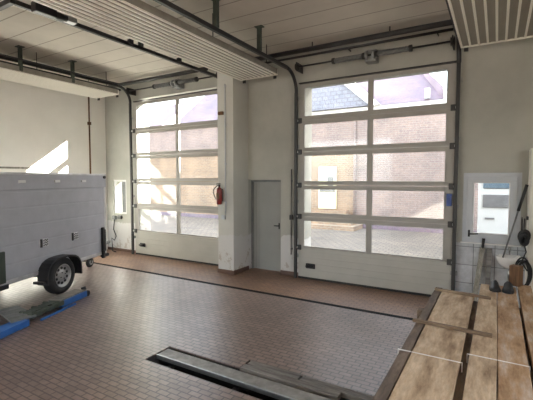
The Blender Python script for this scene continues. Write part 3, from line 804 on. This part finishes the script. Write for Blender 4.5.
# a pair of dark work shoes at the far end of the boards
def shoe(label, x, rz, mat):
    t = thing('work_shoe', label, 'shoe', (x, 4.44, TOP), rz, 'pair of work shoes')
    t.scale = (1, .8, .72)
    b = BM()
    n = 10; rings = []
    prof = [(-.13, .030, .07), (-.115, .040, .105), (-.08, .043, .115), (-.03, .042, .105), (.02, .043, .085), (.07, .048, .07), (.11, .047, .06), (.14, .036, .05), (.155, .018, .035)]
    for y, w, h in prof:
        rings.append([b.verts.new((w * math.cos(a), y, max(.018, .02 + (h - .02) * max(0, math.sin(a))) if math.sin(a) >= 0 else .018)) for a in [2 * math.pi * k / n for k in range(n)]])
    for A, B2 in zip(rings, rings[1:]):
        for k in range(n):
            f = b.faces.new((A[k], A[(k + 1) % n], B2[(k + 1) % n], B2[k])); f.smooth = True
    b.faces.new(rings[0][::-1]); b.faces.new(rings[-1])
    obj('upper', b, mat, t)
    b = BM(); poly = [(-.04, -.13), (.04, -.13), (.045, -.05), (.05, .07), (.045, .12), (.02, .158), (-.02, .158), (-.045, .12), (-.05, .07), (-.045, -.05)]
    prism(b, poly, lambda p: (p[0], p[1], 0), lambda p: (p[0], p[1], .022)); obj('sole', b, 'rubber', t)
shoe('left black work shoe on the far end of the timber stack', .008, R(184), 'black')
shoe('right bluish black work shoe beside the wooden block on the stack', .122, R(178), 'rubber')
b = BM(); box(b, -.05, .05, -.045, .045, 0, .21, .006)
o = tag(obj('wooden_block', b, 'wood_block'), 'upright brown wooden block at the far end of the timber stack', 'block'); o.location = (.195, 4.72, TOP - .004); o.rotation_euler = (0, 0, R(-25))

# ------------------------------------------------------------------ corner by the window: basin, laths, broom, locker, hoses
t = thing('hand_basin', 'small white hand basin on the grey tiles below the window', 'basin', (.195, YW - .0115, .70))
b = BM()
nseg = 28
def ell(a, rx, ry, z): return (rx * math.cos(a), -.17 + ry * math.sin(a) * (1 if math.sin(a) < 0 else .98), z)
rings = []
for rx, ry, z in ((.06, .05, -.06), (.13, .11, -.02), (.175, .155, .06), (.185, .168, .115), (.18, .163, .125), (.165, .148, .12), (.15, .13, .07), (.09, .07, .03), (.015, .015, .02)):
    rings.append([b.verts.new(ell(2 * math.pi * k / nseg, rx, ry, z)) for k in range(nseg)])
for A, B2 in zip(rings, rings[1:]):
    for k in range(nseg):
        f = b.faces.new((A[k], A[(k + 1) % nseg], B2[(k + 1) % nseg], B2[k])); f.smooth = True
b.faces.new(rings[0][::-1]); b.faces.new(rings[-1])
box(b, -.14, .14, -.05, 0, .0, .13, .01)
obj('bowl', b, 'white', t)
b = BM(); tube(b, [(0, -.17, -.05), (0, -.17, -.20), (0, -.10, -.26), (0, -.03, -.22), (0, 0, -.22)], .02, 10); obj('drain_trap', b, 'steel', t)
b = BM(); tube(b, [(0, -.03, .12), (0, -.03, .20), (0, -.08, .23), (0, -.13, .20)], .011, 8); box(b, -.02, .02, -.045, -.015, .20, .25, .005); obj('tap', b, 'steel', t)

def lath(label, x0, x1, top_z, w, rx, mat):
    a, c = Vector((x0, 6.66, 0.0)), Vector((x1, YW - .045, top_z)); d = c - a
    b = BM(); box(b, -w / 2, w / 2, -.02, .02, 0, d.length, .003)
    o = tag(obj('lath', b, mat), label, 'lath', 'laths leaning under the window')
    q = Vector((0, 0, 1)).rotation_difference(d.normalized()); o.rotation_mode = 'QUATERNION'; o.rotation_quaternion = q; o.location = a + Vector((0, 0, .008))
lath('grey lath leaning against the tiles below the window', -.09, -.075, .90, .07, 0, 'plank_grey')
t = thing('long_handled_tool', 'pale wooden shaft with a black grip leaning on the tiles below the window', 'tool', (-.27, 6.66, 0.008))
d_ = Vector((.10, YW - .05 - 6.66, .90)); q_ = Vector((0, 0, 1)).rotation_difference(d_.normalized()); L_ = d_.length
mt = q_.to_matrix().to_4x4()
b = BM(); box(b, -.037, .037, -.02, .02, 0, L_, .004, mt); obj('shaft', b, 'wood_grey', t)
b = BM(); tube(b, [d_ + Vector((0, -.004, -.03)), d_ + Vector((.004, -.004, .06)), d_ + Vector((.012, -.004, .15))], [.022, .02, .024], 10); obj('grip', b, 'black', t)

t = thing('broom_pole', 'long dark pole standing in the hand basin and leaning against the locker', 'pole', (.10, 6.90, .77))
p0, p1 = Vector((0, 0, 0)), Vector((.275, -.13, 1.15)); pm = p0.lerp(p1, .66)
b = BM(); tube(b, [p0, pm], .012, 8); obj('pole', b, 'grey_steel', t)
b = BM(); tube(b, [pm, p1], .022, 10); obj('black_grip', b, 'black', t)

t = thing('storage_locker', 'tall cream locker at the right edge beside the window', 'locker', (.40, 6.66, 0))
b = BM(); box(b, 0, .9, 0, .37, .08, 2.44, .006); obj('body', b, 'cream', t)
for x in (.01, .455):
    b = BM(); box(b, x, x + .435, -.02, 0, .10, 2.42, .006); dd = obj('locker_door', b, 'cream', t)
    hx = x + (.40 if x < .1 else .035); b = BM(); box(b, hx - .01, hx + .01, -.05, -.02, 1.15, 1.30, .004); obj('handle', b, 'black', dd)
b = BM()
for x in (.04, .86):
    for y in (.03, .33): box(b, x - .02, x + .02, y - .02, y + .02, 0, .08)
obj('feet', b, 'black', t)

def loop_coil(name, label, cx, cy, cz, rx, rz_, n, rad, mat, grp):
    b = BM()
    rnd = random.Random(int(cz * 100))
    for k in range(n):
        ox, oz = rnd.uniform(-.02, .02), rnd.uniform(-.03, .03); yy = cy + .02 * (k - n / 2)
        sx, sz = rx * rnd.uniform(.85, 1.1), rz_ * rnd.uniform(.85, 1.1)
        tube(b, [(cx + ox + sx * math.cos(a), yy + .01 * math.sin(2 * a), cz + oz + sz * math.sin(a)) for a in [2 * math.pi * j / 26 for j in range(26)]], rad, 7, closed=True)
    return tag(obj(name, b, mat), label, 'hose', grp)
G2 = 'hose coils at the locker side'
loop_coil('hose_coil', 'bundled black hose coil hanging by the locker, the upper dense one', .355, 6.55, 1.17, .045, .075, 8, .02, 'rubber', G2)
loop_coil('hose_coil', 'loose black hose coil hanging by the locker behind the wooden block', .35, 6.53, .66, .09, .20, 4, .012, 'rubber', G2)
t = thing('hook_rail', 'black hook rail fixed to the locker carrying hoses', 'hook', (.40, 6.60, 1.42))
b = BM(); box(b, -.03, -.002, -.02, .04, 0, .05, .004); tube(b, [(-.08, -.01, .03), (-.08, -.06, .0), (-.08, -.07, -.16)], .010, 8); obj('bracket', b, 'black', t)
b = BM(); tube(b, [(-.05, -.03, .02), (-.06, -.06, -.30), (-.02, -.07, -.45), (-.07, -.08, -.60), (.0, -.08, -.72)], .009, 8); obj('cable', b, 'black', t)

# ------------------------------------------------------------------ outside
bm = BM(); box(bm, -70, 60, YW + WT, 70, -.2, -.02); struct('ground', bm, 'asphalt')
bm = BM(); box(bm, -70, 60, -60, YF, -.2, -.02); box(bm, XR + .3, 60, YF, YW + WT, -.2, -.02); box(bm, -70, XL - .3, YF, YW + WT, -.2, -.02); struct('ground_rear', bm, 'asphalt')
YB = 15.6
t = thing('brick_building', 'pale brick building with tiled roof across the yard', 'building', (-8, YB, -.02))
b = BM(); box(b, -9.5, 2.9, 0, 9, 0, 4.80); obj('wall', b, 'brick', t)
b = BM(); box(b, 2.9, 16, .02, 9, 0, 4.78); obj('side_wall', b, 'brick_pink', t)
b = BM(); box(b, -9.5, 16, -.06, .0, 3.22, 4.78); obj('upper_band', b, 'brick_pink', t)
b = BM(); box(b, -9.6, 16, -.25, .02, 4.76, 4.92, .01); obj('gutter', b, 'white', t)
# hipped roof ending to the right
b = BM()
xr0, xr1 = -7.0, 6.25
v = [b.verts.new(p) for p in ((xr0, -.3, 4.9), (xr1, -.3, 4.9), (xr1, 9.3, 4.9), (xr0, 9.3, 4.9), (xr0, 4.5, 8.6), (xr1 - 2.6, 4.5, 8.6), (xr1, -.28, 5.35), (xr1, 9.28, 5.35))]
b.faces.new((v[0], v[1], v[6], v[5], v[4])); b.faces.new((v[1], v[2], v[7], v[6])); b.faces.new((v[6], v[7], v[5])); b.faces.new((v[2], v[3], v[4], v[5], v[7])); b.faces.new((v[3], v[0], v[4])); b.faces.new((v[0], v[3], v[2], v[1]))
obj('roof', b, 'roof', t)
b = BM(); box(b, 5.62, 5.80, -.36, -.2, 4.98, 5.34); obj('roof_vent', b, 'white', t)
# white-verged gable with slate roof on the left
b = BM(); prism(b, [(-2.6, 4.9), (3.75, 4.9), (.4, 7.8)], lambda p: (p[0], -.5, p[1]), lambda p: (p[0], 3.2, p[1])); obj('gable', b, 'roof_blue', t)
b = BM(); prism(b, [(3.72, 4.85), (4.05, 4.9), (.45, 8.1), (.4, 7.75)], lambda p: (p[0], -.62, p[1]), lambda p: (p[0], 3.2, p[1])); obj('bargeboard', b, 'white', t)
# yellow door with dark window and steps
b = BM(); box(b, 1.35, 2.15, -.10, .02, .75, 2.56, .01); dr = obj('entrance_door', b, 'yellow_door', t)
b = BM(); box(b, 1.78, 2.02, -.125, -.09, 1.72, 2.12, .004); obj('door_window', b, 'dark_glass', dr)
b = BM(); box(b, 1.42, 2.1, -.13, -.09, 1.48, 1.62, .004); obj('letter_flap', b, 'dark_glass', dr)
b = BM()
for k in range(4): box(b, 1.1, 3.3 - .2 * k, -1.2 + .28 * k, 0, .18 * k, .18 * (k + 1))
obj('entrance_steps', b, 'brick', t)
b = BM(); cyl(b, (2.95, -.10, 0), (2.95, -.10, 4.8), .05, 10); obj('downpipe', b, 'brick_pink', t)
b = BM(); box(b, -9.5, 16, -.03, .02, 0, .18); obj('plinth', b, 'roof', t)
# unseen taller block further right, added to keep sun off the right door
t = thing('sun_blocker', 'unseen tall brick block added to shade the right overhead door', 'building', (8.2, YB + .6, -.02))
b = BM(); box(b, 0, 16, 0, 10, 0, 10.5); obj('wall', b, 'brick_pink', t)
b = BM(); box(b, -.3, 16.3, -.3, 10.3, 10.5, 10.72); obj('roof', b, 'roof', t)
for k in range(4):
    for j in range(3):
        b = BM(); box(b, 1.2 + 3.8 * k, 2.6 + 3.8 * k, -.05, .02, 1.4 + 3.1 * j, 2.9 + 3.1 * j); f = obj('window', b, 'white', t)
        b = BM(); box(b, 1.3 + 3.8 * k, 2.5 + 3.8 * k, -.06, -.04, 1.5 + 3.1 * j, 2.8 + 3.1 * j); obj('pane', b, 'dark_glass', f)
# far-left white house
t = thing('white_house', 'whitish house beyond the yard at the far left', 'building', (-27, 19, -.02))
b = BM(); box(b, -8, 6, 0, 8, 0, 4.9); obj('wall', b, 'white', t)
b = BM(); prism(b, [(-.4, 4.9), (8.4, 4.9), (4, 8)], lambda p: (-8.3, p[0], p[1]), lambda p: (6.3, p[0], p[1])); obj('roof', b, 'roof', t)
b = BM()
for x in (-5, -1.5, 2): box(b, x, x + 1.1, -.03, .02, 1.2, 2.7)
obj('windows', b, 'dark_glass', t)
# white van outside the small window
t = thing('white_van', 'white van parked outside the small window', 'van', (1.92, 11.3, -.02))
vb = BM()
prof = [(-2.3, .45), (-2.3, 2.2), (-2.2, 2.3), (1.3, 2.3), (1.9, 2.1), (2.6, 1.3), (3.0, 1.1), (3.05, .45)]
prism(vb, prof, lambda p: (p[0], -.9, p[1]), lambda p: (p[0], .9, p[1])); obj('body', vb, 'van_white', t, .03)
b = BM(); box(b, -2.2, -1.3, -.925, -.88, 1.80, 2.20, .02); box(b, -1.2, .2, -.925, -.88, 1.80, 2.20, .02); box(b, .4, 1.7, -.925, -.88, 1.5, 2.05, .02); obj('side_window', b, 'van_glass', t)
b = BM(); box(b, -2.2, 1.9, -.93, -.88, 1.36, 1.66, .01); obj('trim_band', b, 'van_trim', t)
b = BM(); box(b, -2.15, -1.95, -.92, -.895, 1.08, 1.12, .002); obj('badge', b, 'van_trim', t)
for (x, y) in ((-1.5, -.82), (1.6, -.82), (-1.5, .82), (1.6, .82)):
    b = BM(); lathe(b, [(0, -.1), (.2, -.1), (.33, -.09), (.34, 0), (.33, .09), (.2, .1), (0, .1)], 24, Matrix.Translation((x, y, .34)) @ Matrix.Rotation(R(90), 4, 'X')); obj('tyre', b, 'rubber', t)

# ------------------------------------------------------------------ light
sd = Vector((-1.31, -1.0, -.76)).normalized()
sun = bpy.data.lights.new('sun', 'SUN'); sun.energy = 26.0; sun.angle = R(.6); sun.color = (1.0, .96, .89)
so = bpy.data.objects.new('sun', sun); COL.objects.link(so)
so.rotation_mode = 'QUATERNION'; so.rotation_quaternion = Vector((0, 0, -1)).rotation_difference(sd); so.location = (10, 15, 14)
w = bpy.data.worlds.new('sky'); scn.world = w; w.use_nodes = True
nt = w.node_tree; bg = nt.nodes['Background']
sk = nt.nodes.new('ShaderNodeTexSky'); sk.sky_type = 'NISHITA'; sk.sun_disc = False
sk.sun_elevation = R(25); sk.sun_rotation = math.atan2(1.31, 1.0); sk.altitude = 100; sk.dust_density = 2.0
mx = nt.nodes.new('ShaderNodeMix'); mx.data_type = 'RGBA'; mx.inputs[0].default_value = .6
mul = nt.nodes.new('ShaderNodeMix'); mul.data_type = 'RGBA'; mul.blend_type = 'MULTIPLY'; mul.inputs[0].default_value = 1
nt.links.new(sk.outputs[0], mul.inputs[6]); mul.inputs[7].default_value = (.22, .22, .22, 1)
nt.links.new(mul.outputs[2], mx.inputs[6]); mx.inputs[7].default_value = (.97, .99, 1.0, 1)
nt.links.new(mx.outputs[2], bg.inputs['Color']); bg.inputs['Strength'].default_value = 1.6

vs = scn.view_settings
scn.display_settings.display_device = 'sRGB'
vs.view_transform = 'Standard'; vs.look = 'None'; vs.gamma = 1; vs.use_curve_mapping = False
vs.exposure = 2.05
scn.cycles.use_denoising = True
scn.cycles.max_bounces = 12; scn.cycles.diffuse_bounces = 6; scn.cycles.transparent_max_bounces = 16
scn.cycles.sample_clamp_indirect = 8
